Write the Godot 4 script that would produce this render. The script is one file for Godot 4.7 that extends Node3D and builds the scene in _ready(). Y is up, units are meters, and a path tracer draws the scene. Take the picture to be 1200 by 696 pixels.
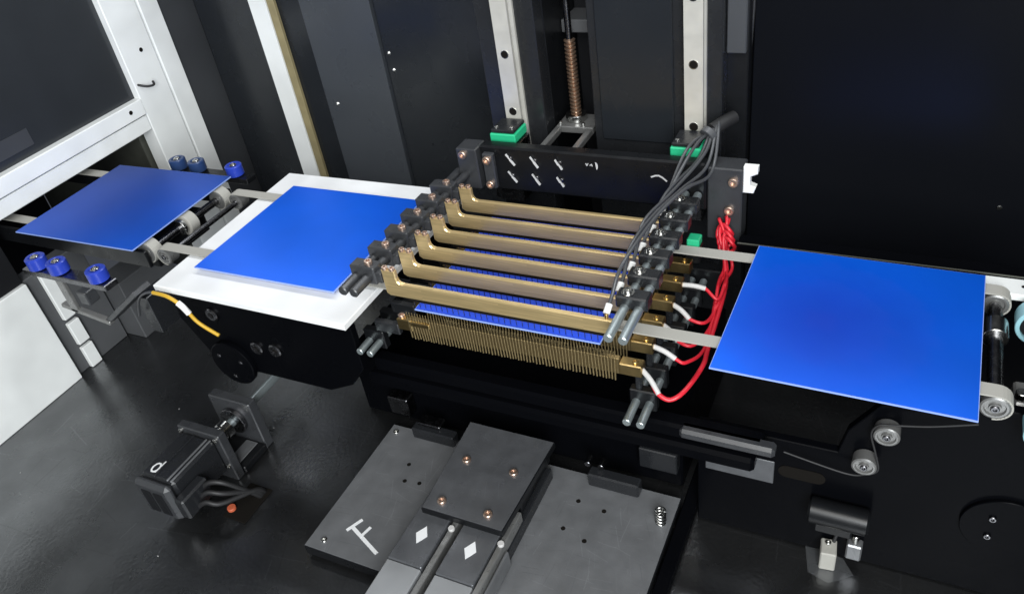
extends Node3D

var M := {}
var org := Vector3.ZERO
var used := {}
var stroke_count := 0

# ---------------------------------------------------------------- materials
func noise_image(seed_: int, freq: float, lo: float, hi: float, oct := 4, size := 512, stretch := 1.0) -> ImageTexture:
	var n := FastNoiseLite.new()
	n.seed = seed_
	n.noise_type = FastNoiseLite.TYPE_SIMPLEX_SMOOTH
	n.frequency = freq
	n.fractal_octaves = oct
	var src := n.get_seamless_image(size, size)
	if stretch > 1.0:
		var small := src.get_region(Rect2i(0, 0, maxi(8, int(size / stretch)), size))
		small.resize(size, size, Image.INTERPOLATE_CUBIC)
		src = small
	src.convert(Image.FORMAT_RGB8)
	var data := src.get_data()
	for i in data.size():
		data[i] = int(255.0 * (lo + (hi - lo) * data[i] / 255.0))
	var im := Image.create_from_data(size, size, false, Image.FORMAT_RGB8, data)
	im.generate_mipmaps()
	return ImageTexture.create_from_image(im)

# pale background with fine scratches and a few scuffs of their own shape
func scuff_image(seed_: int, base: float, count: int) -> ImageTexture:
	var rng := RandomNumberGenerator.new()
	rng.seed = seed_
	var n := FastNoiseLite.new()
	n.seed = seed_
	n.frequency = 0.012
	n.fractal_octaves = 5
	var im := n.get_seamless_image(512, 512)
	im.convert(Image.FORMAT_RGB8)
	var d := im.get_data()
	for i in d.size():
		d[i] = int(255.0 * clampf(base - 0.06 + 0.12 * d[i] / 255.0, 0.0, 1.0))
	for k in count:
		var p := Vector2(rng.randf() * 512.0, rng.randf() * 512.0)
		var a := rng.randf_range(-0.35, 0.35) + (0.0 if rng.randf() < 0.6 else 1.4)
		var amp := rng.randf_range(-0.10, 0.14)
		for q in int(rng.randf_range(8, 70)):
			p += Vector2(cos(a), sin(a))
			a += rng.randf_range(-0.01, 0.01)
			var at := ((int(p.y) % 512 + 512) % 512) * 512 + (int(p.x) % 512 + 512) % 512
			for c in 3:
				d[at * 3 + c] = int(clampf(d[at * 3 + c] + 255.0 * amp, 0.0, 255.0))
	im = Image.create_from_data(512, 512, false, Image.FORMAT_RGB8, d)
	im.generate_mipmaps()
	return ImageTexture.create_from_image(im)

func mt(r: float, g: float, b: float, rough: float, metal := 0.0, tex: Texture2D = null, rtex: Texture2D = null, scale := 6.0, bump: Texture2D = null, depth := 0.02) -> StandardMaterial3D:
	var m := StandardMaterial3D.new()
	m.albedo_color = Color(r, g, b).linear_to_srgb()
	m.roughness = rough
	m.metallic = metal
	if tex or rtex or bump:
		m.uv1_triplanar = true
		m.uv1_scale = Vector3.ONE * scale
	if tex:
		m.albedo_texture = tex
	if rtex:
		m.roughness_texture = rtex
		m.roughness_texture_channel = BaseMaterial3D.TEXTURE_CHANNEL_RED
	if bump:
		m.heightmap_enabled = true
		m.heightmap_texture = bump
		m.heightmap_scale = depth
	return m

func make_materials():
	var smudge := noise_image(3, 0.008, 0.86, 1.0, 5)
	var smudge_soft := noise_image(9, 0.005, 0.93, 1.0, 3)
	var wear := noise_image(5, 0.012, 0.6, 1.0, 5)
	var grain := noise_image(7, 0.16, 0.0, 1.0, 3)
	var fine := noise_image(11, 0.3, 0.8, 1.0, 2)
	var brush := noise_image(13, 0.05, 0.86, 1.0, 4, 512, 24.0)
	var scuff := scuff_image(21, 0.86, 260)
	M.floor = mt(0.25, 0.256, 0.264, 0.3, 0.97, scuff, smudge, 2.3, grain, 0.012)
	M.black = mt(0.006, 0.0065, 0.0075, 0.4, 0.0, null, wear, 6.0)
	M.black.metallic_specular = 0.4
	M.black_satin = mt(0.014, 0.015, 0.017, 0.34, 0.0, null, wear, 6.0)
	M.black_dull = mt(0.008, 0.0085, 0.01, 0.6)
	M.black_dull.metallic_specular = 0.3
	M.black_deep = mt(0.002, 0.0022, 0.003, 0.3, 0.0, null, smudge, 3.0)
	M.black_deep.metallic_specular = 0.11
	M.gloss = mt(0.004, 0.0045, 0.006, 0.34, 0.0, null, smudge, 2.0)
	M.gloss.metallic_specular = 0.17
	M.panel = mt(0.05, 0.056, 0.065, 0.38, 0.0, smudge_soft, wear, 2.0)
	M.panel_dark = mt(0.013, 0.015, 0.018, 0.32, 0.0, null, wear, 2.0)
	M.panel_gray = mt(0.045, 0.048, 0.053, 0.5, 0.0, smudge_soft, smudge, 3.0)
	M.window = mt(0.026, 0.029, 0.033, 0.28, 0.0, smudge_soft, smudge, 3.0)
	M.plate = mt(0.225, 0.232, 0.243, 0.46, 0.3, scuff, wear, 5.0, grain, 0.006)
	M.table = mt(0.15, 0.156, 0.168, 0.4, 0.4, scuff, wear, 6.0, grain, 0.005)
	M.anodised = mt(0.3, 0.308, 0.32, 0.44, 0.6, scuff, wear, 5.0, grain, 0.005)
	M.gray_metal = mt(0.24, 0.24, 0.235, 0.4, 0.5, smudge, wear, 12.0)
	M.white_paint = mt(0.84, 0.86, 0.85, 0.42, 0.0, smudge_soft, null, 4.0)
	M.white_board = mt(0.86, 0.87, 0.88, 0.5, 0.0, smudge_soft, null, 5.0)
	M.white_plastic = mt(0.78, 0.78, 0.76, 0.4)
	M.gray_paint = mt(0.085, 0.088, 0.093, 0.5, 0.0, smudge_soft, null, 5.0)
	M.mark = mt(0.75, 0.76, 0.77, 0.7)
	M.tan = mt(0.3, 0.25, 0.13, 0.6, 0.0, smudge, null, 8.0)
	M.olive = mt(0.06, 0.062, 0.05, 0.6, 0.0, smudge, null, 8.0)
	M.brass = mt(0.82, 0.62, 0.31, 0.33, 0.7, brush, smudge, 14.0)
	M.gold = mt(0.62, 0.45, 0.2, 0.3, 1.0, smudge, null, 20.0)
	M.pin = mt(0.27, 0.205, 0.1, 0.36, 0.8)
	M.clamp = mt(0.04, 0.042, 0.046, 0.4, 0.0, smudge, wear, 9.0)
	M.rod_bright = mt(0.36, 0.41, 0.42, 0.3, 0.7)
	M.slide_end = mt(0.27, 0.278, 0.288, 0.45, 0.2, smudge_soft, null, 8.0)
	M.steel = mt(0.62, 0.62, 0.6, 0.28, 1.0, smudge, wear, 20.0)
	M.rail = mt(0.74, 0.72, 0.65, 0.34, 0.5, smudge_soft, smudge, 14.0)
	M.dark_steel = mt(0.18, 0.18, 0.19, 0.32, 1.0, smudge, wear, 20.0)
	M.bronze = mt(0.55, 0.37, 0.26, 0.34, 0.9, smudge, null, 20.0)
	M.copper = mt(0.7, 0.52, 0.42, 0.34, 0.9, smudge, null, 30.0)
	M.socket = mt(0.01, 0.009, 0.008, 0.6)
	M.sleeve = mt(0.5, 0.49, 0.48, 0.5)
	M.paint_marker = mt(0.5, 0.5, 0.5, 0.7)
	M.socket.metallic_specular = 0.08
	M.green = mt(0.02, 0.42, 0.2, 0.4)
	M.belt = mt(0.45, 0.44, 0.4, 0.7, 0.0, fine, null, 40.0, grain, 0.004)
	M.belt_black = mt(0.02, 0.02, 0.021, 0.6)
	M.rubber = mt(0.012, 0.012, 0.013, 0.55)
	M.cable_gray = mt(0.055, 0.057, 0.061, 0.36)
	M.red = mt(0.56, 0.016, 0.03, 0.38)
	M.yellow = mt(0.6, 0.36, 0.03, 0.45)
	M.roller_blue = mt(0.022, 0.05, 0.4, 0.3)
	M.roller_teal = mt(0.02, 0.045, 0.13, 0.3)
	M.roller_light = mt(0.3, 0.55, 0.62, 0.4)
	M.tape = mt(0.5, 0.52, 0.54, 0.25)
	M.tape.transparency = BaseMaterial3D.TRANSPARENCY_ALPHA
	M.tape.albedo_color.a = 0.03
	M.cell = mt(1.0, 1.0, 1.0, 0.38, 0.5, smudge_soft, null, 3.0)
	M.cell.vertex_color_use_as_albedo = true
	M.cell_edge = mt(0.25, 0.36, 0.75, 0.5)

# ---------------------------------------------------------------- shapes
func S() -> SurfaceTool:
	var st := SurfaceTool.new()
	st.begin(Mesh.PRIMITIVE_TRIANGLES)
	return st

func tri(st: SurfaceTool, a: Vector3, b: Vector3, c: Vector3, na: Vector3, nb: Vector3, nc: Vector3):
	var g := (b - a).cross(c - a)
	if g.length_squared() < 1e-20:
		return
	if g.dot(na + nb + nc) > 0.0:
		var t := b
		b = c
		c = t
		t = nb
		nb = nc
		nc = t
	st.set_normal(na)
	st.add_vertex(a - org)
	st.set_normal(nb)
	st.add_vertex(b - org)
	st.set_normal(nc)
	st.add_vertex(c - org)

func poly(st: SurfaceTool, p: Array, n: Vector3):
	for i in range(1, p.size() - 1):
		tri(st, p[0], p[i], p[i + 1], n, n, n)

# a chamfered box: centre, size, chamfer, turn
func bx(st: SurfaceTool, c: Vector3, s: Vector3, b := 0.0006, bas := Basis()):
	var h := s * 0.5
	b = minf(b, 0.45 * minf(h.x, minf(h.y, h.z)) * 2.0 * 0.9)
	for a in 3:
		var u := (a + 1) % 3
		var v := (a + 2) % 3
		for sg in [-1.0, 1.0]:
			var pts := []
			for q in [[-1, -1], [1, -1], [1, 1], [-1, 1]]:
				var p := Vector3.ZERO
				p[a] = sg * h[a]
				p[u] = q[0] * (h[u] - b)
				p[v] = q[1] * (h[v] - b)
				pts.append(c + bas * p)
			var n := Vector3.ZERO
			n[a] = sg
			poly(st, pts, bas * n)
			for sv in [-1.0, 1.0]:   # edge between face a and face u
				var e := []
				for q in [[0, -1], [1, -1], [1, 1], [0, 1]]:
					var p := Vector3.ZERO
					p[a] = sg * (h[a] - (b if q[0] else 0.0))
					p[u] = sv * (h[u] - (0.0 if q[0] else b))
					p[v] = q[1] * (h[v] - b)
					e.append(c + bas * p)
				var en := Vector3.ZERO
				en[a] = sg
				en[u] = sv
				poly(st, e, bas * en.normalized())
	for x in [-1.0, 1.0]:
		for y in [-1.0, 1.0]:
			for z in [-1.0, 1.0]:
				var k := Vector3(x, y, z)
				poly(st, [c + bas * (k * (h - Vector3(0, b, b))), c + bas * (k * (h - Vector3(b, 0, b))), c + bas * (k * (h - Vector3(b, b, 0)))], bas * k.normalized())

# box from its two corners
func bb(st: SurfaceTool, lo: Vector3, hi: Vector3, b := 0.0006):
	bx(st, (lo + hi) * 0.5, (hi - lo).abs(), b)

func axis_basis(d: Vector3) -> Basis:
	var y := d.normalized()
	var x := y.cross(Vector3(0.31, 0.2, 0.93)).normalized()
	return Basis(x, y, x.cross(y))

# profile of (radius, height) turned round the line from o along d
func lathe(st: SurfaceTool, o: Vector3, d: Vector3, prof: Array, seg := 18):
	var bs := axis_basis(d)
	for i in prof.size() - 1:
		var p: Vector2 = prof[i]
		var q: Vector2 = prof[i + 1]
		var t := q - p
		if t.length() < 1e-7:
			continue
		var nn := Vector2(t.y, -t.x).normalized()
		for k in seg:
			var a := TAU * k / seg
			var b := TAU * (k + 1) / seg
			var ra := bs.x * cos(a) + bs.z * sin(a)
			var rb := bs.x * cos(b) + bs.z * sin(b)
			var na := ra * nn.x + bs.y * nn.y
			var nb := rb * nn.x + bs.y * nn.y
			var A := o + ra * p.x + bs.y * p.y
			var B := o + rb * p.x + bs.y * p.y
			var C := o + rb * q.x + bs.y * q.y
			var D := o + ra * q.x + bs.y * q.y
			tri(st, A, B, C, na, nb, nb)
			tri(st, A, C, D, na, nb, na)

func cyl(st: SurfaceTool, a: Vector3, b: Vector3, r: float, seg := 18, bev := 0.0004):
	var h := (b - a).length()
	lathe(st, a, b - a, [Vector2(0, 0), Vector2(r - bev, 0), Vector2(r, bev), Vector2(r, h - bev), Vector2(r - bev, h), Vector2(0, h)], seg)

func ring(st: SurfaceTool, a: Vector3, b: Vector3, r: float, ri: float, seg := 24, bev := 0.0005):
	var h := (b - a).length()
	lathe(st, a, b - a, [Vector2(ri, 0), Vector2(r - bev, 0), Vector2(r, bev), Vector2(r, h - bev), Vector2(r - bev, h), Vector2(ri, h), Vector2(ri, 0)], seg)

# cap screw: head at p pointing along d, hex recess
func cap_screw(st: SurfaceTool, p: Vector3, d: Vector3, r: float, h: float):
	d = d.normalized()
	lathe(st, p, d, [Vector2(0, 0), Vector2(r, 0), Vector2(r, h - r * 0.15), Vector2(r * 0.85, h), Vector2(r * 0.5, h), Vector2(r * 0.45, h * 0.4), Vector2(0, h * 0.4)], 14)

func smooth_path(pts: Array, n := 6) -> Array:
	var out := []
	for i in pts.size() - 1:
		var p0: Vector3 = pts[maxi(i - 1, 0)]
		var p1: Vector3 = pts[i]
		var p2: Vector3 = pts[i + 1]
		var p3: Vector3 = pts[mini(i + 2, pts.size() - 1)]
		for k in n:
			out.append(p1.cubic_interpolate(p2, p0, p3, float(k) / n))
	out.append(pts[-1])
	return out

func tube(st: SurfaceTool, ctrl: Array, r: float, seg := 8, n := 6):
	var p := smooth_path(ctrl, n)
	var x := Vector3.ZERO
	var rows := []
	for i in p.size():
		var t: Vector3 = (p[mini(i + 1, p.size() - 1)] - p[maxi(i - 1, 0)]).normalized()
		if i == 0:
			x = axis_basis(t).x
		x = (x - t * x.dot(t)).normalized()
		var z := t.cross(x)
		var row := []
		for k in seg:
			row.append(x * cos(TAU * k / seg) + z * sin(TAU * k / seg))
		rows.append(row)
	for i in p.size() - 1:
		for k in seg:
			var l := (k + 1) % seg
			var a: Vector3 = rows[i][k]
			var b: Vector3 = rows[i][l]
			var c: Vector3 = rows[i + 1][l]
			var d: Vector3 = rows[i + 1][k]
			tri(st, p[i] + a * r, p[i] + b * r, p[i + 1] + c * r, a, b, c)
			tri(st, p[i] + a * r, p[i + 1] + c * r, p[i + 1] + d * r, a, c, d)
	for e in [0, p.size() - 1]:
		var nn: Vector3 = (p[0] - p[1]) if e == 0 else (p[-1] - p[-2])
		var capp := []
		for k in seg:
			capp.append(p[e] + rows[e][k] * r)
		poly(st, capp, nn.normalized())

func inset(pl: PackedVector2Array, b: float) -> PackedVector2Array:
	var out := PackedVector2Array()
	var n := pl.size()
	var area := 0.0
	for i in n:
		area += pl[i].cross(pl[(i + 1) % n])
	var sg := signf(area)
	for i in n:
		var d0 := (pl[i] - pl[(i + n - 1) % n]).normalized()
		var d1 := (pl[(i + 1) % n] - pl[i]).normalized()
		var n0 := Vector2(-d0.y, d0.x) * sg
		var n1 := Vector2(-d1.y, d1.x) * sg
		var m := (n0 + n1).normalized()
		out.append(pl[i] + m * b / maxf(0.4, m.dot(n0)))
	return out

# an outline in the local x,y plane, pushed from local z = 0 to depth, with chamfered rims
func extr(st: SurfaceTool, pl: PackedVector2Array, depth: float, xf: Transform3D, b := 0.0):
	var n := pl.size()
	var cap := inset(pl, b) if b > 0.0 else pl
	var area := 0.0
	for i in n:
		area += pl[i].cross(pl[(i + 1) % n])
	var sg := signf(area)
	var ix := Geometry2D.triangulate_polygon(cap)
	for z in [0.0, depth]:
		var nn := xf.basis * Vector3(0, 0, -1.0 if z == 0.0 else 1.0)
		for k in range(0, ix.size(), 3):
			tri(st, xf * Vector3(cap[ix[k]].x, cap[ix[k]].y, z), xf * Vector3(cap[ix[k + 1]].x, cap[ix[k + 1]].y, z), xf * Vector3(cap[ix[k + 2]].x, cap[ix[k + 2]].y, z), nn, nn, nn)
	for i in n:
		var j := (i + 1) % n
		var d := (pl[j] - pl[i]).normalized()
		var o := Vector3(d.y, -d.x, 0) * sg
		var on := xf.basis * o
		poly(st, [xf * Vector3(pl[i].x, pl[i].y, b), xf * Vector3(pl[j].x, pl[j].y, b), xf * Vector3(pl[j].x, pl[j].y, depth - b), xf * Vector3(pl[i].x, pl[i].y, depth - b)], on)
		if b > 0.0:
			for e in [[0.0, b, -1.0], [depth, depth - b, 1.0]]:
				poly(st, [xf * Vector3(cap[i].x, cap[i].y, e[0]), xf * Vector3(cap[j].x, cap[j].y, e[0]), xf * Vector3(pl[j].x, pl[j].y, e[1]), xf * Vector3(pl[i].x, pl[i].y, e[1])], (xf.basis * (o + Vector3(0, 0, e[2]))).normalized())

# a painted stroke, a thin raised ribbon through points that lie on one plane with normal n
func stroke(st: SurfaceTool, pts: Array, w: float, n: Vector3, lift := 0.0004):
	for i in pts.size() - 1:
		var a: Vector3 = pts[i]
		var b: Vector3 = pts[i + 1]
		var d := (b - a).normalized()
		var s := d.cross(n).normalized()
		stroke_count += 1
		bx(st, (a + b) * 0.5 + n * lift * (0.5 + 0.13 * (stroke_count % 6)), Vector3((b - a).length() + w * 0.6, lift, w), 0.00005, Basis(d, n, s))

# ---------------------------------------------------------------- scene tree
func numbered(called: String) -> String:
	if not used.has(called):
		used[called] = 0
		return called
	used[called] += 1
	return "%s_%03d" % [called, used[called]]

func thing(called: String, label: String, category: String, at := Vector3.ZERO, group := "") -> Node3D:
	var o := Node3D.new()
	o.name = numbered(called)
	add_child(o)
	o.position = at
	org = at
	o.set_meta("label", label)
	o.set_meta("category", category)
	if group:
		o.set_meta("group", group)
	return o

# a part: mesh vertices are relative to the thing's base (org); a sub-part's parent part sits at the base too
func part(called: String, st: SurfaceTool, m: Material, parent: Node3D) -> MeshInstance3D:
	var o := MeshInstance3D.new()
	o.name = called
	o.mesh = st.commit()
	o.material_override = m
	parent.add_child(o, true)
	return o

func single(called: String, st: SurfaceTool, m: Material, label: String, category: String, at: Vector3, group := "") -> MeshInstance3D:
	var o := MeshInstance3D.new()
	o.name = numbered(called)
	o.mesh = st.commit()
	o.material_override = m
	add_child(o)
	o.position = at
	o.set_meta("label", label)
	o.set_meta("category", category)
	if group:
		o.set_meta("group", group)
	return o

func struct(called: String, st: SurfaceTool, m: Material) -> MeshInstance3D:
	var o := MeshInstance3D.new()
	o.name = numbered(called)
	o.mesh = st.commit()
	o.material_override = m
	add_child(o)
	o.set_meta("kind", "structure")
	return o

func copy(o: Node3D, at: Vector3, label: String, stem := "") -> Node3D:
	var c: Node3D = o.duplicate()
	c.name = numbered(stem if stem else String(o.name))
	add_child(c)
	c.position = at
	c.set_meta("label", label)
	return c

func V(x: float, y: float, z: float) -> Vector3:
	return Vector3(x, y, z)

# ---------------------------------------------------------------- build
func _ready():
	var cam := Camera3D.new()
	cam.name = "camera"
	add_child(cam)
	cam.position = V(0.2705, 0.3981, 0.5140)
	cam.rotation = V(-0.62996, 0.53629, -0.16998)
	cam.fov = 40.494
	cam.near = 0.02
	cam.far = 20.0
	cam.current = true
	var we := WorldEnvironment.new()
	we.name = "environment"
	var env := Environment.new()
	env.background_mode = Environment.BG_COLOR
	env.background_color = Color(0.25, 0.262, 0.285)
	env.background_energy_multiplier = 1.0
	env.tonemap_mode = Environment.TONE_MAPPER_LINEAR
	env.tonemap_exposure = 1.0
	env.sdfgi_enabled = true
	env.ssao_enabled = true
	env.ssil_enabled = true
	we.environment = env
	add_child(we)
	area("strip_light", V(-0.1, 0.33, -0.115), V(-0.1, 0.0, 0.06), Vector2(1.0, 0.05), 0.16, Color(0.97, 0.985, 1.0))
	area("room_light", V(0.3, 1.0, 1.0), V(-0.2, -0.1, 0.05), Vector2(1.2, 0.6), 1.4, Color(1.0, 0.995, 0.98))
	area("front_fill", V(0.55, 0.45, 1.1), V(-0.55, -0.1, 0.25), Vector2(0.9, 0.5), 2.35, Color(0.97, 0.99, 1.0))  # added unseen fill behind the camera, brightens the left panel and upright faces

	make_materials()
	build_setting()
	build_column()
	build_conveyors()
	build_cells()
	build_probe_head()
	build_wiring()
	build_motor()
	build_stage()
	build_right_side()

func area(called: String, at: Vector3, to: Vector3, size: Vector2, energy: float, c: Color):
	var l := AreaLight3D.new()
	l.name = called
	add_child(l)
	l.look_at_from_position(at, to, V(0, 0, 1))
	l.area_size = size
	l.light_energy = energy
	l.light_color = c
	l.area_range = 6.0
	l.area_attenuation = 2.0
	l.shadow_enabled = true

func build_setting():
	org = Vector3.ZERO
	var st := S()
	bb(st, V(-0.66, -0.24, -0.36), V(0.75, -0.22, 0.62), 0.0)
	struct("machine_floor", st, M.floor)
	var rng := RandomNumberGenerator.new()
	rng.seed = 77
	st = S()
	for k in 16:
		var c := V(rng.randf_range(-0.6, 0.34), -0.2197, rng.randf_range(0.06, 0.4))
		bx(st, c, V(rng.randf_range(0.0006, 0.0018), 0.0006, rng.randf_range(0.0005, 0.0012)), 0.0001, Basis(V(0, 1, 0), rng.randf() * 3.0))
	org = Vector3.ZERO
	var dust := single("dust_specks", st, M.sleeve, "pale dust specks scattered on the black machine floor", "dust", V(0, 0, 0))
	dust.set_meta("kind", "stuff")
	# rear wall of the cabinet
	st = S()
	bb(st, V(-0.66, -0.22, -0.34), V(0.75, 0.75, -0.315), 0.0)
	struct("rear_wall", st, M.panel_dark)
	# tall cover panels standing in front of it, left to right
	var o := thing("cover_panel", "smooth dark cover panel in the corner between white post and white-edged door", "panel", V(-0.58, -0.22, -0.3), "tall black panels along the rear")
	st = S()
	bb(st, V(-0.632, -0.22, -0.31), V(-0.530, 0.75, -0.3))
	part("sheet", st, M.panel_dark, o)
	o = thing("cover_panel", "dark panel edged by a white strip with tan backing", "panel", V(-0.5, -0.22, -0.3), "tall black panels along the rear")
	st = S()
	bb(st, V(-0.500, -0.22, -0.312), V(-0.450, 0.75, -0.302))
	part("sheet", st, M.panel_dark, o)
	st = S()
	bb(st, V(-0.529, -0.22, -0.31), V(-0.5005, 0.75, -0.294))
	part("white_edge", st, M.white_paint, o)
	st = S()
	bb(st, V(-0.5, -0.22, -0.3015), V(-0.488, 0.75, -0.296))
	part("tan_backing", st, M.tan, o)
	o = thing("cover_panel", "wide bluish gray cover panel behind the white board", "panel", V(-0.4, -0.22, -0.3), "tall black panels along the rear")
	st = S()
	bb(st, V(-0.449, -0.22, -0.31), V(-0.341, 0.75, -0.298))
	part("sheet", st, M.panel, o)
	st = S()
	lathe(st, V(-0.432, -0.004, -0.298), V(0, 0, 1), [Vector2(0, 0), Vector2(0.003, 0), Vector2(0.0015, 0.0015), Vector2(0, 0.0018)], 10)
	part("rivet", st, M.steel, o)
	o = thing("cover_panel", "very dark cover panel directly left of the guide rail column", "panel", V(-0.25, -0.22, -0.3), "tall black panels along the rear")
	st = S()
	bb(st, V(-0.340, -0.22, -0.312), V(-0.135, 0.75, -0.303))
	part("sheet", st, M.panel_dark, o)
	for p in [[-0.336, 0.067], [-0.334, 0.045]]:
		st = S()
		lathe(st, V(p[0] + 0.003, p[1], -0.303), V(0, 0, 1), [Vector2(0, 0), Vector2(0.003, 0), Vector2(0.0015, 0.0015), Vector2(0, 0.0018)], 10)
		part("rivet", st, M.steel, o)
	# left wall: white frame round a dark window and the conveyor's opening
	o = thing("cabinet_frame", "white painted cabinet frame round the dark window, left end of the machine", "frame", V(-0.64, -0.22, -0.2))
	st = S()
	bb(st, V(-0.665, -0.22, -0.2165), V(-0.64, 0.7, -0.165), 0.001)
	part("post", st, M.white_paint, o)
	st = S()
	bb(st, V(-0.665, -0.22, -0.2490), V(-0.6385, 0.7, -0.2185), 0.001)
	part("post", st, M.white_paint, o)
	st = S()
	bb(st, V(-0.66, -0.22, -0.31), V(-0.6420, 0.7, -0.2495), 0.001)
	part("dark_post", st, M.panel_gray, o)
	st = S()
	bb(st, V(-0.665, 0.0305, -0.1645), V(-0.6385, 0.0515, 0.6), 0.001)
	part("rail", st, M.white_paint, o)
	st = S()
	bb(st, V(-0.665, 0.0085, -0.1645), V(-0.641, 0.0285, 0.6), 0.001)
	part("rail", st, M.white_paint, o)
	st = S()
	bb(st, V(-0.668, 0.0286, -0.21), V(-0.65, 0.0304, 0.6), 0.0)
	bb(st, V(-0.668, -0.22, -0.2186), V(-0.65, 0.7, -0.2164), 0.0)
	part("groove", st, M.rubber, o)
	for p in [V(-0.64, 0.105, -0.196), V(-0.6385, 0.042, -0.142)]:
		st = S()
		cyl(st, p - V(0.001, 0, 0), p + V(0.0008, 0, 0), 0.0028, 12)
		part("screw_hole", st, M.socket, o)
	st = S()
	tube(st, [V(-0.641, 0.068, -0.170), V(-0.632, 0.064, -0.176), V(-0.628, 0.063, -0.184), V(-0.632, 0.066, -0.188)], 0.0016, 6)
	part("latch_hook", st, M.rubber, o)
	st = S()
	bb(st, V(-0.662, 0.0516, -0.1648), V(-0.650, 0.7, 0.6), 0.0)
	part("window_pane", st, M.window, o)
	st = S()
	bb(st, V(-0.650, 0.062, -0.012), V(-0.6492, 0.082, 0.06), 0.0)  # lighter patch stands in for a reflection on the pane
	part("reflection_patch", st, M.panel_gray, o)
	o = thing("lower_side_panel", "plain white lower side panel standing on the black floor", "panel", V(-0.64, -0.22, 0.3))
	st = S()
	bb(st, V(-0.665, -0.22, 0.085), V(-0.64, -0.071, 0.6), 0.001)
	part("sheet", st, M.white_paint, o)
	st = S()
	bb(st, V(-0.665, -0.0705, 0.085), V(-0.645, 0.008, 0.6), 0.001)
	part("upper_flange", st, M.black_dull, o)
	o = thing("floor_frame", "lower frame with shade put into its gray sheet and post gaps beside the white side panel", "frame", V(-0.64, -0.22, 0.0))
	st = S()
	bb(st, V(-0.67, -0.22, -0.0), V(-0.648, -0.07, 0.0845), 0.001)
	part("back_sheet", st, M.gray_paint, o)  # gray tone stands in for conveyor shade on the white lower wall
	for seg in [[-0.2195, -0.187], [-0.182, -0.148], [-0.142, -0.06]]:  # one white post; the gaps stand in for shadow bands across it
		st = S()
		bb(st, V(-0.6478, seg[0], 0.050), V(-0.641, seg[1], 0.0665), 0.001)
		part("lit_post_segment", st, M.white_paint, o)
	st = S()
	bb(st, V(-0.66, -0.22, -0.09), V(-0.615, -0.13, -0.003), 0.001)
	part("block", st, M.gray_paint, o)
	o = thing("tunnel_wall", "olive gray inner wall seen through the opening under the white rail", "panel", V(-0.8, -0.2, -0.15))
	st = S()
	bb(st, V(-0.95, -0.22, -0.168), V(-0.667, 0.03, -0.158), 0.001)
	part("sheet", st, M.olive, o)
	st = S()
	bb(st, V(-0.96, -0.22, -0.1575), V(-0.95, 0.03, 0.3), 0.001)
	part("end_sheet", st, M.black_dull, o)

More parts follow.
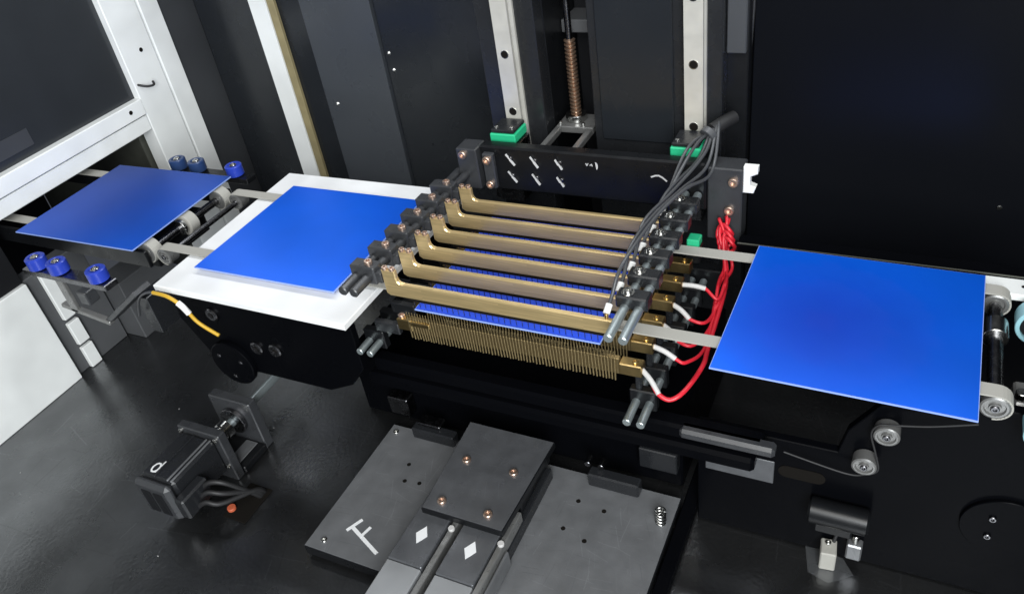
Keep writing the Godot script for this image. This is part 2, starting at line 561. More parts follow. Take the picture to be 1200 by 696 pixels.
func build_column():
	# the black column plates that carry the guide rails
	var o := thing("lift_column", "black vertical column plates behind the probe beam", "column", V(0.0, -0.22, -0.2))
	var st := S()
	bb(st, V(-0.121, -0.22, -0.185), V(-0.0595, 0.75, -0.165), 0.001)
	part("plate", st, M.black_satin, o)
	st = S()
	bb(st, V(-0.007, -0.22, -0.185), V(0.116, 0.75, -0.165), 0.001)
	part("plate", st, M.black_satin, o)
	st = S()
	bb(st, V(0.002, 0.045, -0.1648), V(0.073, 0.75, -0.161), 0.001)
	part("cover", st, M.panel_dark, o)
	st = S()
	bb(st, V(-0.0592, -0.22, -0.29), V(-0.0072, 0.75, -0.262), 0.001)
	part("recess_back", st, M.black_dull, o)
	st = S()
	bb(st, V(-0.0590, 0.126, -0.262), V(-0.0074, 0.139, -0.225), 0.001)
	part("bearing_block", st, M.gray_paint, o)
	st = S()
	bb(st, V(-0.121, -0.22, -0.30), V(-0.0594, 0.75, -0.1855), 0.001)
	bb(st, V(-0.0070, -0.22, -0.30), V(0.1342, 0.75, -0.1855), 0.001)
	part("side_wall", st, M.black, o)
	st = S()
	bb(st, V(0.1166, 0.128, -0.185), V(0.1335, 0.75, -0.176), 0.001)
	part("gray_cover", st, M.panel_gray, o)
	# guide rails with carriages
	var rails := [[-0.0870, "guide rail left of the lead screw"], [0.0945, "guide rail right of the lead screw"]]
	for r in rails:
		var x: float = r[0]
		o = thing("guide_rail", "pale steel " + r[1] + " with countersunk holes", "guide rail", V(x, 0.05, -0.157), "vertical guide rails on the column")
		st = S()
		var w := 0.0083
		var pl := PackedVector2Array([Vector2(-w, 0), Vector2(w, 0), Vector2(w, 0.003), Vector2(w * 0.72, 0.006), Vector2(w * 0.72, 0.009), Vector2(w, 0.0115), Vector2(w, 0.0145), Vector2(-w, 0.0145), Vector2(-w, 0.0115), Vector2(-w * 0.72, 0.009), Vector2(-w * 0.72, 0.006), Vector2(-w, 0.003)])
		extr(st, pl, 0.75, Transform3D(Basis(V(1, 0, 0), V(0, 0, 1), V(0, 1, 0)), V(x, 0.0, -0.1648)), 0.0004)
		var rl := part("rail", st, M.rail, o)
		for k in 6:
			st = S()
			var p := V(x, 0.0735 + 0.058 * k + (0.0 if x < 0 else -0.004), -0.1505)
			ring(st, p, p + V(0, 0, 0.0006), 0.0042, 0.0034, 18, 0.0001)
			part("hole_rim", st, M.steel, rl)
			st = S()
			cyl(st, p, p + V(0, 0, 0.0005), 0.0034, 16, 0.0001)
			part("bolt_hole", st, M.socket, rl)
		o = thing("rail_carriage", "black and green carriage riding the " + r[1], "carriage", V(x, 0.0, -0.135), "carriages on the guide rails")
		st = S()
		bb(st, V(x - 0.016, -0.01, -0.149), V(x + 0.016, 0.053, -0.1185), 0.001)
		part("block", st, M.dark_steel, o)
		st = S()
		bb(st, V(x - 0.0138, 0.0532, -0.149), V(x + 0.0138, 0.0630, -0.1205), 0.0012)
		part("end_cap", st, M.green, o)
		st = S()
		bb(st, V(x - 0.0125, 0.0632, -0.1485), V(x + 0.0125, 0.0670, -0.1215), 0.001)
		part("wiper_plate", st, M.black_satin, o)
		for s in [-1, 1]:
			st = S()
			cap_screw(st, V(x + 0.0085 * s, 0.0670, -0.127), V(0, 1, 0), 0.0018, 0.0015)
			part("screw", st, M.steel, o)
	# lead screw and its nut bracket
	var sx := -0.0385
	var sz := -0.195
	o = thing("lead_screw", "coppery threaded lead screw in the column recess", "screw", V(sx, 0.05, sz))
	st = S()
	cyl(st, V(sx, 0.045, sz), V(sx, 0.7, sz), 0.0034, 14)
	part("core", st, M.dark_steel, o)
	st = S()
	var prof := [Vector2(0.0033, 0)]
	for k in 20:
		prof.append(Vector2(0.0036, 0.004 * k + 0.0004))
		prof.append(Vector2(0.0056, 0.004 * k + 0.0014))
		prof.append(Vector2(0.0056, 0.004 * k + 0.0026))
		prof.append(Vector2(0.0036, 0.004 * k + 0.0036))
	lathe(st, V(sx, 0.052, sz), V(0, 1, 0), prof, 18)
	part("thread", st, M.bronze, o)
	o = thing("nut_bracket", "gray metal frame bracket joining the lead screw to the beam", "bracket", V(-0.035, 0.04, -0.16))
	st = S()
	for s in [[-0.0545, -0.0485], [-0.0205, -0.0145]]:
		bb(st, V(s[0], 0.0405, -0.1765), V(s[1], 0.0475, -0.1185), 0.0008)
	part("arm", st, M.gray_metal, o)
	st = S()
	bb(st, V(-0.0545, 0.0405, -0.209), V(-0.0145, 0.0475, -0.1770), 0.0008)
	part("nut_plate", st, M.gray_metal, o)
	st = S()
	ring(st, V(sx, 0.0476, sz), V(sx, 0.0545, sz), 0.011, 0.0064, 20)
	part("nut", st, M.steel, o)
	st = S()
	for s in [-1, 1]:
		cap_screw(st, V(sx - 0.001 + 0.0125 * s, 0.0476, sz + 0.012), V(0, 1, 0), 0.002, 0.002)
	part("screw", st, M.steel, o)

# a flat belt loop round two pulleys at xa, xb with its top at y
func belt_loop(st: SurfaceTool, xa: float, xb: float, y: float, z: float, w: float, r: float, t := 0.0012):
	var cy := y - r
	var rim := []
	for k in 13:
		var a := PI * 0.5 + PI * k / 12.0
		rim.append(Vector2(xa + cos(a) * r, cy + sin(a) * r))
	for k in 13:
		var a := -PI * 0.5 + PI * k / 12.0
		rim.append(Vector2(xb + cos(a) * r, cy + sin(a) * r))
	var n := rim.size()
	for i in n:
		if i == 12:
			continue   # the return run is led away below
		var j := (i + 1) % n
		var p: Vector2 = rim[i]
		var q: Vector2 = rim[j]
		var d := (q - p).normalized()
		var o := Vector2(-d.y, d.x) * -1.0
		o = o if o.dot((p + q) * 0.5 - Vector2((xa + xb) * 0.5, cy)) > 0 else -o
		var A := V(p.x, p.y, z - w / 2)
		var B := V(q.x, q.y, z - w / 2)
		var dz := V(0, 0, w)
		poly(st, [A, B, B + dz, A + dz], V(o.x, o.y, 0))
		var pi2 := p - o * t
		var qi := q - o * t
		poly(st, [A, B, V(qi.x, qi.y, z - w / 2), V(pi2.x, pi2.y, z - w / 2)], V(0, 0, -1))
		poly(st, [A + dz, B + dz, V(qi.x, qi.y, z + w / 2), V(pi2.x, pi2.y, z + w / 2)], V(0, 0, 1))
		poly(st, [V(pi2.x, pi2.y, z - w / 2), V(qi.x, qi.y, z - w / 2), V(qi.x, qi.y, z + w / 2), V(pi2.x, pi2.y, z + w / 2)], V(-o.x, -o.y, 0))

func pulley(o: Node3D, c: Vector3, r: float, w: float, face: Material):
	var st := S()
	var a := c - V(0, 0, w / 2)
	lathe(st, a, V(0, 0, 1), [Vector2(0, 0), Vector2(r - 0.0012, 0), Vector2(r, 0.0006), Vector2(r, w - 0.0006), Vector2(r - 0.0012, w), Vector2(r * 0.72, w), Vector2(r * 0.66, w - 0.0015), Vector2(r * 0.42, w - 0.0015), Vector2(r * 0.4, w), Vector2(0, w)], 26)
	var p := part("pulley", st, face, o)
	st = S()
	cap_screw(st, c + V(0, 0, w / 2), V(0, 0, 1), r * 0.3, 0.0016)
	part("axle_screw", st, M.dark_steel, p)

func build_conveyors():
	var st: SurfaceTool
	# infeed conveyor through the opening
	var o := thing("infeed_conveyor", "infeed belt conveyor leading through the white-framed opening", "conveyor", V(-0.55, -0.02, 0))
	for z in [-0.0605, 0.0505]:
		st = S()
		belt_loop(st, -0.86, -0.4365, -0.0015, z, 0.0125, 0.0125)
		part("belt", st, M.belt, o)
		pulley(o, V(-0.4365, -0.014, z), 0.0112, 0.0135, M.gray_metal)
		st = S()
		bb(st, V(-0.86, -0.028, z - 0.013 if z < 0 else z + 0.0085), V(-0.43, -0.008, z - 0.0085 if z < 0 else z + 0.013), 0.0008)
		part("side_rail", st, M.black, o)
	st = S()
	cyl(st, V(-0.4365, -0.014, -0.052), V(-0.4365, -0.014, 0.042), 0.0042, 16)
	part("drive_shaft", st, M.dark_steel, o)
	st = S()
	ring(st, V(-0.4365, -0.014, -0.012), V(-0.4365, -0.014, 0.001), 0.0125, 0.004, 24)
	part("drive_pulley", st, M.belt, o)
	st = S()
	ring(st, V(-0.4365, -0.014, 0.0015), V(-0.4365, -0.014, 0.007), 0.009, 0.004, 24)
	part("collar", st, M.steel, o)
	st = S()
	bb(st, V(-0.60, -0.05, -0.045), V(-0.455, -0.02, 0.036), 0.001)
	part("bed", st, M.black_dull, o)
	# white board with the test station belts
	o = thing("backing_board", "glossy white plastic board under the second blue cell", "board", V(-0.25, -0.01, 0))
	st = S()
	var pl := PackedVector2Array([Vector2(-0.3735, 0.115), Vector2(-0.137, 0.118), Vector2(-0.137, -0.1125), Vector2(-0.3665, -0.111)])
	extr(st, pl, 0.007, Transform3D(Basis(V(1, 0, 0), V(0, 0, -1), V(0, 1, 0)), V(0, -0.0115, 0)), 0.0008)
	part("sheet", st, M.white_board, o)
	o = thing("station_conveyor", "long twin belt conveyor of the test station passing under the probe bars", "conveyor", V(0, -0.02, 0))
	for z in [-0.0585, 0.0545]:
		st = S()
		belt_loop(st, -0.405, 0.348, -0.0012, z, 0.012, 0.0105)
		part("belt", st, M.belt, o)
		pulley(o, V(-0.405, -0.0117, z), 0.0092, 0.013, M.gray_metal)
	st = S()
	cyl(st, V(-0.405, -0.0125, -0.052), V(-0.405, -0.0125, 0.048), 0.003, 14)
	part("shaft", st, M.dark_steel, o)
	st = S()
	pl = PackedVector2Array([Vector2(-0.375, -0.013), Vector2(-0.150, -0.013), Vector2(-0.150, -0.075), Vector2(-0.17, -0.10), Vector2(-0.2, -0.115), Vector2(-0.345, -0.115), Vector2(-0.375, -0.06)])
	extr(st, pl, 0.008, Transform3D(Basis(), V(0, 0, 0.086)), 0.0008)
	part("side_plate", st, M.black_deep, o)
	st = S()
	extr(st, pl, 0.008, Transform3D(Basis(), V(0, 0, -0.098)), 0.0008)
	part("side_plate", st, M.black_deep, o)
	for p in [V(-0.323, -0.0445, 0.094), V(-0.279, -0.078, 0.094), V(-0.2545, -0.0755, 0.094)]:
		st = S()
		lathe(st, p, V(0, 0, 1), [Vector2(0.0028, 0.0005), Vector2(0.0035, 0.003), Vector2(0.0062, 0.003), Vector2(0.0075, 0.002), Vector2(0.0078, 0)], 20)
		var r := part("bearing", st, M.dark_steel, o)
		st = S()
		cyl(st, p, p + V(0, 0, 0.001), 0.003, 12, 0.0001)
		part("bore", st, M.socket, r)
	st = S()
	cyl(st, V(-0.318, -0.104, 0.0942), V(-0.318, -0.104, 0.101), 0.027, 36, 0.001)
	var dp := part("drive_disc", st, M.black_deep, o)
	for k in 3:
		st = S()
		cap_screw(st, V(-0.318 + 0.016 * cos(k * 2.1 + 0.4), -0.104 + 0.016 * sin(k * 2.1 + 0.4), 0.101), V(0, 0, 1), 0.0022, 0.0014)
		part("screw", st, M.dark_steel, dp)
	# blue edge guide rollers either side of the infeed
	for side in [1, -1]:
		var zz := 0.1145 if side > 0 else -0.104
		o = thing("edge_guide", "bent bracket with three blue rollers on the near side of the infeed" if side > 0 else "black bar with three dim blue rollers on the far side of the infeed", "roller guide", V(-0.49, -0.02, zz), "roller edge guides beside the first cell")
		st = S()
		bb(st, V(-0.552, -0.016, zz - 0.008), V(-0.425, -0.009, zz + 0.008), 0.0008)
		part("bar", st, M.dark_steel if side > 0 else M.black, o)
		for k in 3:
			var x: float = ([-0.532, -0.499, -0.4395][k] if side > 0 else [-0.540, -0.508, -0.4475][k])
			var m: Material = M.roller_blue if side > 0 or k == 2 else M.roller_teal
			st = S()
			lathe(st, V(x, -0.0085, zz), V(0, 1, 0), [Vector2(0, 0), Vector2(0.009, 0), Vector2(0.0102, 0.001), Vector2(0.0102, 0.0125), Vector2(0.009, 0.0135), Vector2(0.0062, 0.0135), Vector2(0.0055, 0.012), Vector2(0, 0.012)], 24)
			var rl := part("roller", st, m, o)
			st = S()
			cap_screw(st, V(x, 0.0035, zz), V(0, 1, 0), 0.0042, 0.002)
			part("roller_screw", st, M.steel, rl)
		if side > 0:
			st = S()
			bb(st, V(-0.507, -0.058, zz + 0.002), V(-0.496, -0.0165, zz + 0.0065), 0.0008)
			part("upright", st, M.gray_metal, o)
			st = S()
			bb(st, V(-0.487, -0.046, zz - 0.010), V(-0.473, -0.030, zz + 0.004), 0.001)
			part("adjuster", st, M.clamp, o)
			st = S()
			bx(st, V(-0.487, -0.0585, zz + 0.003), V(0.07, 0.005, 0.007), 0.0008, Basis(V(0, 0, 1), -0.16))
			part("arm", st, M.gray_metal, o)
			st = S()
			bx(st, V(-0.425, -0.040, zz - 0.006), V(0.085, 0.006, 0.022), 0.0008, Basis(V(0, 0, 1), 0.62))
			part("foot_plate", st, M.clamp, o)
			st = S()
			bb(st, V(-0.41, -0.075, zz - 0.04), V(-0.395, -0.03, zz - 0.008), 0.0008)
			part("clamp_block", st, M.black_satin, o)
	# long black beams carrying the station, below the lower probe bars
	o = thing("front_beam", "long black beam with light-catching edges below the lower probe bars", "beam", V(0.05, -0.1, 0.06))
	st = S()
	bb(st, V(-0.16, -0.101, 0.052), V(0.205, -0.086, 0.068), 0.0025)
	part("bar", st, M.black_deep, o)
	st = S()
	bb(st, V(-0.17, -0.119, 0.05), V(0.200, -0.104, 0.071), 0.003)
	part("bar", st, M.black_deep, o)
	o = thing("rear_rail", "thin black rail behind the fourth cell with a brownish edge", "rail", V(0.3, -0.01, -0.09))
	st = S()
	bb(st, V(0.15, -0.02, -0.1), V(0.6, -0.006, -0.084), 0.0008)
	part("bar", st, M.black_deep, o)
	st = S()
	bb(st, V(0.15, -0.0058, -0.0845), V(0.6, -0.0045, -0.0835), 0.0002)
	part("edge_strip", st, M.olive, o)

# coating tint with sheen and shade painted into each cell's colour: from a middle tone to an edge tone, plus a slope along z
func build_cells():
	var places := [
		[V(-0.5235, 0.0008, -0.003), -1.2, "shade-darkened blue square cell half inside the opening under the white rail", V(0.0, 0.078, 0.54), V(0.002, 0.085, 0.56), 0.5, Vector2(0.182, 0.158)],
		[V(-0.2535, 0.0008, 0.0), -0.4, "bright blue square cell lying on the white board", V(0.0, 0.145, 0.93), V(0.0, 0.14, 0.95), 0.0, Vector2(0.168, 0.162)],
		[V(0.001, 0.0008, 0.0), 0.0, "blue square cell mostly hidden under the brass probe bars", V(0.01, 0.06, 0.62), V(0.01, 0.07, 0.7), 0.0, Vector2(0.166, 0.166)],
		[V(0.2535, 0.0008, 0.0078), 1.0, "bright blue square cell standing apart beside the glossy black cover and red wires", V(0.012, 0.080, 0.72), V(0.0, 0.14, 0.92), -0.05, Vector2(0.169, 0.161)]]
	for p in places:
		var o := thing("solar_cell", p[2], "solar cell", p[0], "square blue cells on the belts")
		org = Vector3.ZERO
		var size: Vector2 = p[6]
		var st := S()
		bx(st, V(0, 0, 0), V(size.x, 0.0012, size.y), 0.0)
		part("wafer_edge", st, M.cell_edge, o)
		st = S()
		var n := 24
		var h := size * 0.5 - Vector2(0.0005, 0.0005)
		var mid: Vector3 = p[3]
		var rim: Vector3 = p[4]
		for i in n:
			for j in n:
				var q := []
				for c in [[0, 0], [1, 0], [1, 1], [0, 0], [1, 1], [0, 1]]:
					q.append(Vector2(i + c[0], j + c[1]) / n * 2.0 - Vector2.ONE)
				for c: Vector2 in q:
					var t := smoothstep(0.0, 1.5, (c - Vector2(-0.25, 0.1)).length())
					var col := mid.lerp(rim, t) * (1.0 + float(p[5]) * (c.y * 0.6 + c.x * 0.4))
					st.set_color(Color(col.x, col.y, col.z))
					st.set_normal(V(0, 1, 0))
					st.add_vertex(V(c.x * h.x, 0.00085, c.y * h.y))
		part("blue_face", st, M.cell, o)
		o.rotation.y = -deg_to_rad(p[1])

func bar_z(i: int) -> float:
	return -0.0590 + 0.0278 * i

func build_probe_head():
	var st: SurfaceTool
	var o := thing("probe_carriage", "black carriage beam with rods and clamps that holds the upper probe bars", "carriage", V(0, 0.03, -0.1))
	# cross beam
	st = S()
	bb(st, V(-0.106, 0.0105, -0.118), V(0.117, 0.0575, -0.105), 0.0018)
	var beam := part("beam", st, M.black, o)
	for k in 6:
		var x: float = [-0.073, -0.047, -0.021][k % 3]
		var y := 0.046 if k < 3 else 0.0275
		st = S()
		cyl(st, V(x, y, -0.1052), V(x, y, -0.1035), 0.0026, 14)
		part("bolt", st, M.dark_steel, beam)
		st = S()
		var sl: float = [0.0, 0.001, 0.0025][k % 3]
		var a := V(x - 0.0035, y + 0.0048 - sl * 0.3, -0.1048)
		var b := V(x + 0.0045 - sl, y - 0.0058, -0.1048)
		var m := a.lerp(b, 0.5)
		stroke(st, [a, m], 0.0009, V(0, 0, 1), 0.002)
		stroke(st, [m, b], 0.0014, V(0, 0, 1), 0.002)
		part("paint_mark", st, M.paint_marker, beam)
	st = S()
	for q in [[0.0035, 0.048, 0.0045, 0.046], [0.0045, 0.046, 0.0058, 0.0483], [0.0075, 0.0465, 0.0092, 0.0478], [0.0092, 0.0478, 0.0098, 0.046]]:
		stroke(st, [V(q[0] + 0.002, q[1], -0.1049), V(q[2] + 0.002, q[3], -0.1049)], 0.0008, V(0, 0, 1), 0.0005)
	var half := PackedVector2Array()
	for k in 9:
		half.append(Vector2(cos(-1.2 + k * 0.35) * 0.0024, sin(-1.2 + k * 0.35) * 0.004))
	extr(st, half, 0.0004, Transform3D(Basis(), V(0.0148, 0.046, -0.105)))
	part("chalk_writing", st, M.paint_marker, beam)
	st = S()
	for k in 4:
		stroke(st, [V(0.068 + 0.0035 * k, 0.0405 + [0.0, 0.0015, 0.0018, 0.0][k], -0.1049), V(0.0715 + 0.0035 * k, 0.0405 + [0.0015, 0.0018, 0.0, -0.003][k], -0.1049)], 0.0014, V(0, 0, 1), 0.0005)
	part("chalk_arc", st, M.paint_marker, beam)
	# slotted end bracket, left
	st = S()
	bb(st, V(-0.129, 0.012, -0.12), V(-0.1065, 0.056, -0.098), 0.0012)
	part("end_bracket", st, M.clamp, o)
	st = S()
	bb(st, V(-0.101, 0.014, -0.1048), V(-0.089, 0.052, -0.0985), 0.0012)
	part("slot_plate", st, M.clamp, o)
	for p in [V(-0.095, 0.046, -0.0985), V(-0.095, 0.0195, -0.0985), V(-0.121, 0.05, -0.098)]:
		st = S()
		cap_screw(st, p, V(0, 0, 1), 0.0042, 0.0036)
		part("screw", st, M.copper, o)
	# right end bracket with white plastic clip
	st = S()
	bb(st, V(0.1175, -0.02, -0.13), V(0.148, 0.053, -0.108), 0.0012)
	part("end_bracket", st, M.clamp, o)
	for p in [V(0.1405, 0.041, -0.108), V(0.1375, 0.0125, -0.108)]:
		st = S()
		cap_screw(st, p, V(0, 0, 1), 0.0044, 0.0036)
		part("screw", st, M.copper, o)
	st = S()
	var clip := PackedVector2Array([Vector2(0, 0), Vector2(0.009, 0), Vector2(0.011, 0.006), Vector2(0.006, 0.008), Vector2(0.006, 0.016), Vector2(0.012, 0.019), Vector2(0.012, 0.025), Vector2(0, 0.025)])
	extr(st, clip, 0.008, Transform3D(Basis(), V(0.1483, 0.031, -0.116)), 0.0008)
	part("plastic_clip", st, M.white_plastic, o)
	# paired rods and the six clamps a side
	for side in [-1, 1]:
		var x0 := -0.1275 if side < 0 else 0.105
		for k in [-1, 1]:
			st = S()
			cyl(st, V(x0 + 0.0055 * k, 0.027, -0.104), V(x0 + 0.0055 * k, 0.027, 0.106 if side < 0 else 0.105), 0.0043 if side < 0 else 0.0037, 18, 0.0008)
			part("rod", st, M.clamp if side < 0 else M.rod_bright, o)
		for i in 6:
			var z := bar_z(i) - (0.004 if side < 0 else 0.019)
			st = S()
			bb(st, V(x0 - 0.0125, 0.0195 if side < 0 else 0.026, z - 0.0065), V(x0 + 0.0125, 0.037, z + 0.0065), 0.0012)
			if side < 0:
				bb(st, V(x0 + 0.0122, 0.022, z - 0.003), V(x0 + 0.0185, 0.0325, z + 0.006), 0.0008)
			var c := part("clamp", st, M.clamp if side < 0 else M.black_satin, o)
			st = S()
			cap_screw(st, V(x0 - 0.004 * side, 0.037, z), V(0, 1, 0), 0.0036, 0.003)
			part("clamp_screw", st, M.copper if side < 0 else M.steel, c)
			if side > 0:
				st = S()
				ring(st, V(x0 - 0.004, 0.0371, z), V(x0 - 0.004, 0.0379, z), 0.0052, 0.003, 18, 0.0002)
				part("washer", st, M.steel, c)
	# upper probe bars
	var words := ["nearest the beam", "second from the beam", "third from the beam", "fourth from the beam", "fifth from the beam", "farthest from the beam and nearest the camera"]
	var proto: Node3D
	for i in 6:
		var lab: String = "upper brass probe bar with raised end, " + words[i]
		if i == 0:
			proto = thing("upper_probe_bar", lab, "probe bar", V(0, 0.02, bar_z(0)), "upper brass probe bars")
			org = V(0, 0.02, 0)
			st = S()
			var pl := PackedVector2Array([Vector2(-0.1075, 0.0136), Vector2(-0.104, 0.0110), Vector2(0.0955, 0.0110), Vector2(0.0955, 0.0245), Vector2(-0.0885, 0.0245), Vector2(-0.0915, 0.0252), Vector2(-0.0932, 0.0270), Vector2(-0.0940, 0.0300), Vector2(-0.0940, 0.0370), Vector2(-0.1075, 0.0370)])
			extr(st, pl, 0.0046, Transform3D(Basis(), V(0, 0, -0.0023)), 0.0009)
			part("bar", st, M.brass, proto)
			for x in [-0.1043, -0.0973]:
				st = S()
				cap_screw(st, V(x, 0.0370, 0), V(0, 1, 0), 0.0026, 0.0026)
				part("screw", st, M.copper, proto)
			st = S()
			for k in 32:
				cyl(st, V(-0.083 + k * 0.0053, 0.0017, 0), V(-0.083 + k * 0.0053, 0.0085, 0), 0.00032, 5, 0.0001)
			part("pins", st, M.dark_steel, proto).set_meta("kind", "stuff")
			st = S()
			bb(st, V(-0.088, 0.0082, -0.0018), V(0.0945, 0.0109, 0.0018), 0.0003)
			part("pin_holder", st, M.socket, proto)
		else:
			copy(proto, V(0, 0.02, bar_z(i)), lab, "upper_probe_bar")
	# lower probe bars with their combs of pins
	for i in 6:
		var lab: String = ["lower brass pin bar under the cell, ", "lower brass pin bar under the cell, ", "lower brass pin bar under the cell, ", "lower brass pin bar under the cell, ", "lower brass pin bar under the cell, ", "lower brass bar with its comb of pins in view, "][i] + (words[i] if i < 5 else "nearest the camera")
		if i == 0:
			proto = thing("lower_probe_bar", lab, "probe bar", V(0, -0.02, bar_z(0)), "lower brass pin bars")
			org = V(0, -0.02, 0)
			st = S()
			bb(st, V(-0.089, -0.0270, -0.0022), V(0.098, -0.0115, 0.0022), 0.0005)
			part("bar", st, M.pin, proto)
			st = S()
			for k in 70:
				var lean := 0.0006 * sin(k * 12.9898)
				var px := -0.0915 + k * 0.0027
				var low := -0.0315 - 0.0012 * absf(sin(k * 7.31))
				cyl(st, V(px + lean, low, 0.0034), V(px, -0.0095, 0.0034), 0.0008, 7, 0.0003)
				cyl(st, V(px, -0.0095, 0.0034), V(px, -0.0035, 0.0034), 0.00045, 6, 0.0002)
			part("pins", st, M.pin, proto).set_meta("kind", "stuff")
			st = S()
			bb(st, V(-0.104, -0.0245, -0.004), V(-0.0892, -0.0125, 0.004), 0.0008)
			bb(st, V(-0.0890, -0.0168, 0.0022), V(-0.070, -0.0122, 0.0056), 0.0006)
			part("left_end", st, M.gold, proto)
			st = S()
			cap_screw(st, V(-0.100, -0.0125, 0), V(0, 1, 0), 0.003, 0.0026)
			part("screw", st, M.copper, proto)
			st = S()
			bb(st, V(0.0982, -0.0245, -0.005), V(0.1165, -0.0135, 0.005), 0.0008)
			var tb := part("terminal", st, M.gold, proto)
			st = S()
			cap_screw(st, V(0.110, -0.0135, 0), V(0, 1, 0), 0.0026, 0.0012)
			part("terminal_screw", st, M.gold, tb)
		else:
			copy(proto, V(0, -0.02, bar_z(i)), lab, "lower_probe_bar")
	# lower frame: paired rods and holders
	o = thing("rod_frame", "lower black frame with paired bright rods below the probe bars", "frame", V(0, -0.06, 0))
	for side in [-1, 1]:
		var x0 := -0.1395 if side < 0 else 0.114
		var y0 := -0.050 if side < 0 else -0.056
		for k in [-1, 1]:
			st = S()
			cyl(st, V(x0 + 0.0055 * k, y0, -0.09), V(x0 + 0.0055 * k, y0, 0.097 if side < 0 else 0.104), 0.0034, 16, 0.0006)
			part("rod", st, M.rod_bright, o)
		st = S()
		for i in 6:
			bb(st, V(x0 - 0.011, y0 - 0.008, bar_z(i) - 0.009), V(x0 + 0.011, y0 + 0.012, bar_z(i) - 0.001), 0.001)
		part("holder", st, M.black, o).set_meta("kind", "stuff")
		st = S()
		for i in 6:
			bb(st, V(x0 - 0.006 if side > 0 else x0 + 0.004, y0 + 0.012, bar_z(i) - 0.008), V(x0 - 0.001 if side > 0 else x0 + 0.03, -0.026, bar_z(i) - 0.002), 0.001)
		part("arm", st, M.black_satin, o).set_meta("kind", "stuff")
	st = S()
	bb(st, V(-0.15, -0.09, -0.105), V(0.135, -0.045, -0.092), 0.001)
	part("cross_beam", st, M.black, o)

